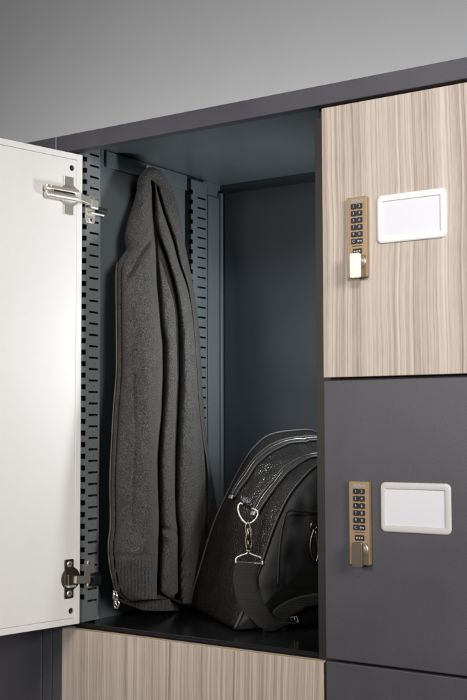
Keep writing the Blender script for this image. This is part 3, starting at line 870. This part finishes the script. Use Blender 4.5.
tube(bm, spline([R(*p) for p in ((235.9,563.5),(235.9,559.8),(237.2,557.4),(242,555.2),(246.5,553.6),(248.4,551.8),(250.4,553.6),(255,555.6),(260.6,557.6),(262.3,560.2),(262.6,565)) ], 40), .0017, 8)
tube(bm, [R(236,562.5),R(262.6,563.5)], .0017, 8)
obj('strap_loop', bm, 'nickel', bag, True)
def ribbon(bm, left, right, n, thick, o=lambda f: 0):
    l = spline(left, n); r = spline(right, n); prev = None
    for i in range(n):
        f = i/(n-1); c = []
        for k in range(7):
            u = k/6; p = l[i].lerp(r[i], u) ; c.append(bm.verts.new(p))
        if prev:
            for k in range(6): bm.faces.new((prev[k], c[k], c[k+1], prev[k+1]))
        prev = c
    bmesh.ops.recalc_face_normals(bm, faces=bm.faces)
    bmesh.ops.solidify(bm, geom=bm.faces[:], thickness=thick)
bm = bmesh.new()
ribbon(bm, [R(*p) for p in ((237,562,.002),(233.6,572,.006),(233.8,584,.012),(239,604,.018),(251,619,.020),(262,627,.018),(273,631,.010))],
           [R(*p) for p in ((261.5,563,.002),(257.4,575,.002),(258.4,590,.0),(266,606,.004),(276,618,.010),(285,622,.004),(293,622,-.004))], 50, .0022)
st = obj('shoulder_strap', bm, 'web', bag, True)
bm = bmesh.new()
ribbon(bm, [R(*p) for p in ((262,631,.006),(272,612,.008),(284,602,.006),(300,596,.004),(318,593,.0),(335,592,-.01))],
           [R(*p) for p in ((286,631,-.004),(290,619,-.004),(298,612,-.004),(308,607,-.008),(320,605,-.01),(337,604,-.02))], 40, .0022)
obj('shoulder_strap', bm, 'web', bag, True)
bm = bmesh.new()
tube(bm, [R(*p,.010) for p in ((291,617),(296.5,615.5),(298.5,621),(293,623.5))], .0015, 6, True); tube(bm, [R(294,616,.012),R(296,622.6,.012)], .0013, 6)
obj('strap_slider', bm, 'dnickel', bag, True)
# front pocket on the broad side with its seam and dangling puller
Pt = O - B*.160
def S(px, py, o=0): return at(px, py, Pt, B) - B*o
bm = bmesh.new(); tube(bm, spline([S(*p) for p in ((286,513),(290,510.6),(300,511),(312,512),(330,512.5))], 24), .0022, 8)
tube(bm, spline([S(*p) for p in ((286,513),(282,530),(279,556),(278,586))], 24), .0022, 8)
obj('pocket_seam', bm, 'piping', bag, True)
bm = bmesh.new()
tube(bm, [S(*p,.006) for p in ((310,523),(314,522),(315.5,527),(312.5,530),(309.5,527.5))], .0017, 8, True)
tube(bm, spline([S(*p,.008) for p in ((312.5,529),(309.5,538),(308.6,548),(310.6,556),(313.6,561),(316,557),(316.4,547),(313.5,530))], 40), .0021, 8)
obj('zip_puller', bm, 'teeth', bag, True)
# ------------------------------------------------------------------ light
w = bpy.data.worlds.new('World'); sc.world = w; w.use_nodes = True
bg = w.node_tree.nodes['Background']; bg.inputs['Color'].default_value = (1,.985,.97,1); bg.inputs['Strength'].default_value = .09
def area(name, loc, tgt, size, power, color=(1,1,1), sy=None, spread=180):
    l = bpy.data.lights.new(name, 'AREA'); l.energy = power; l.size = size; l.color = color
    if sy: l.shape = 'RECTANGLE'; l.size_y = sy
    l.spread = math.radians(spread)
    o = bpy.data.objects.new(name, l); COL.objects.link(o); o.location = loc
    o.rotation_euler = (V(tgt)-V(loc)).to_track_quat('-Z', 'Y').to_euler(); return o
def spot(name, loc, tgt, power, cone, blend, radius, color=(1,1,1)):
    l = bpy.data.lights.new(name, 'SPOT'); l.energy = power; l.spot_size = math.radians(cone); l.spot_blend = blend; l.shadow_soft_size = radius; l.color = color
    o = bpy.data.objects.new(name, l); COL.objects.link(o); o.location = loc
    o.rotation_euler = (V(tgt)-V(loc)).to_track_quat('-Z', 'Y').to_euler(); return o
area('key_softbox', (3.0,-1.75,1.30), (-.1,0,.45), .9, 50, (1,.965,.93), .9, 120)
spot('top_spot', (1.3,-2.2,1.75), (.38,0,.90), 192, 35, 1.0, .2, (.95,.975,1))
area('front_fill', (-.40,-2.7,.85), (-.25,0,.20), .5, 9, (1,.92,.84), .5, 100)
area('inside_fill', (-.012,.36,.54), (-.52,.22,.66), .08, 3.5, (.92,.975,1), .24, 150)  # unseen lamp added behind the divider to light the compartment
spot('added_bag_spot', (-.85,-1.20,1.88), (-.27,.24,.28), 250, 15, 1.0, .22, (1,.98,.96))  # spot added only to brighten the bag's gusset
area('backdrop_light', (-1.25,1.3,.35), (-1.35,2.2,1.30), 3.2, 82, (.985,.985,1), .3)
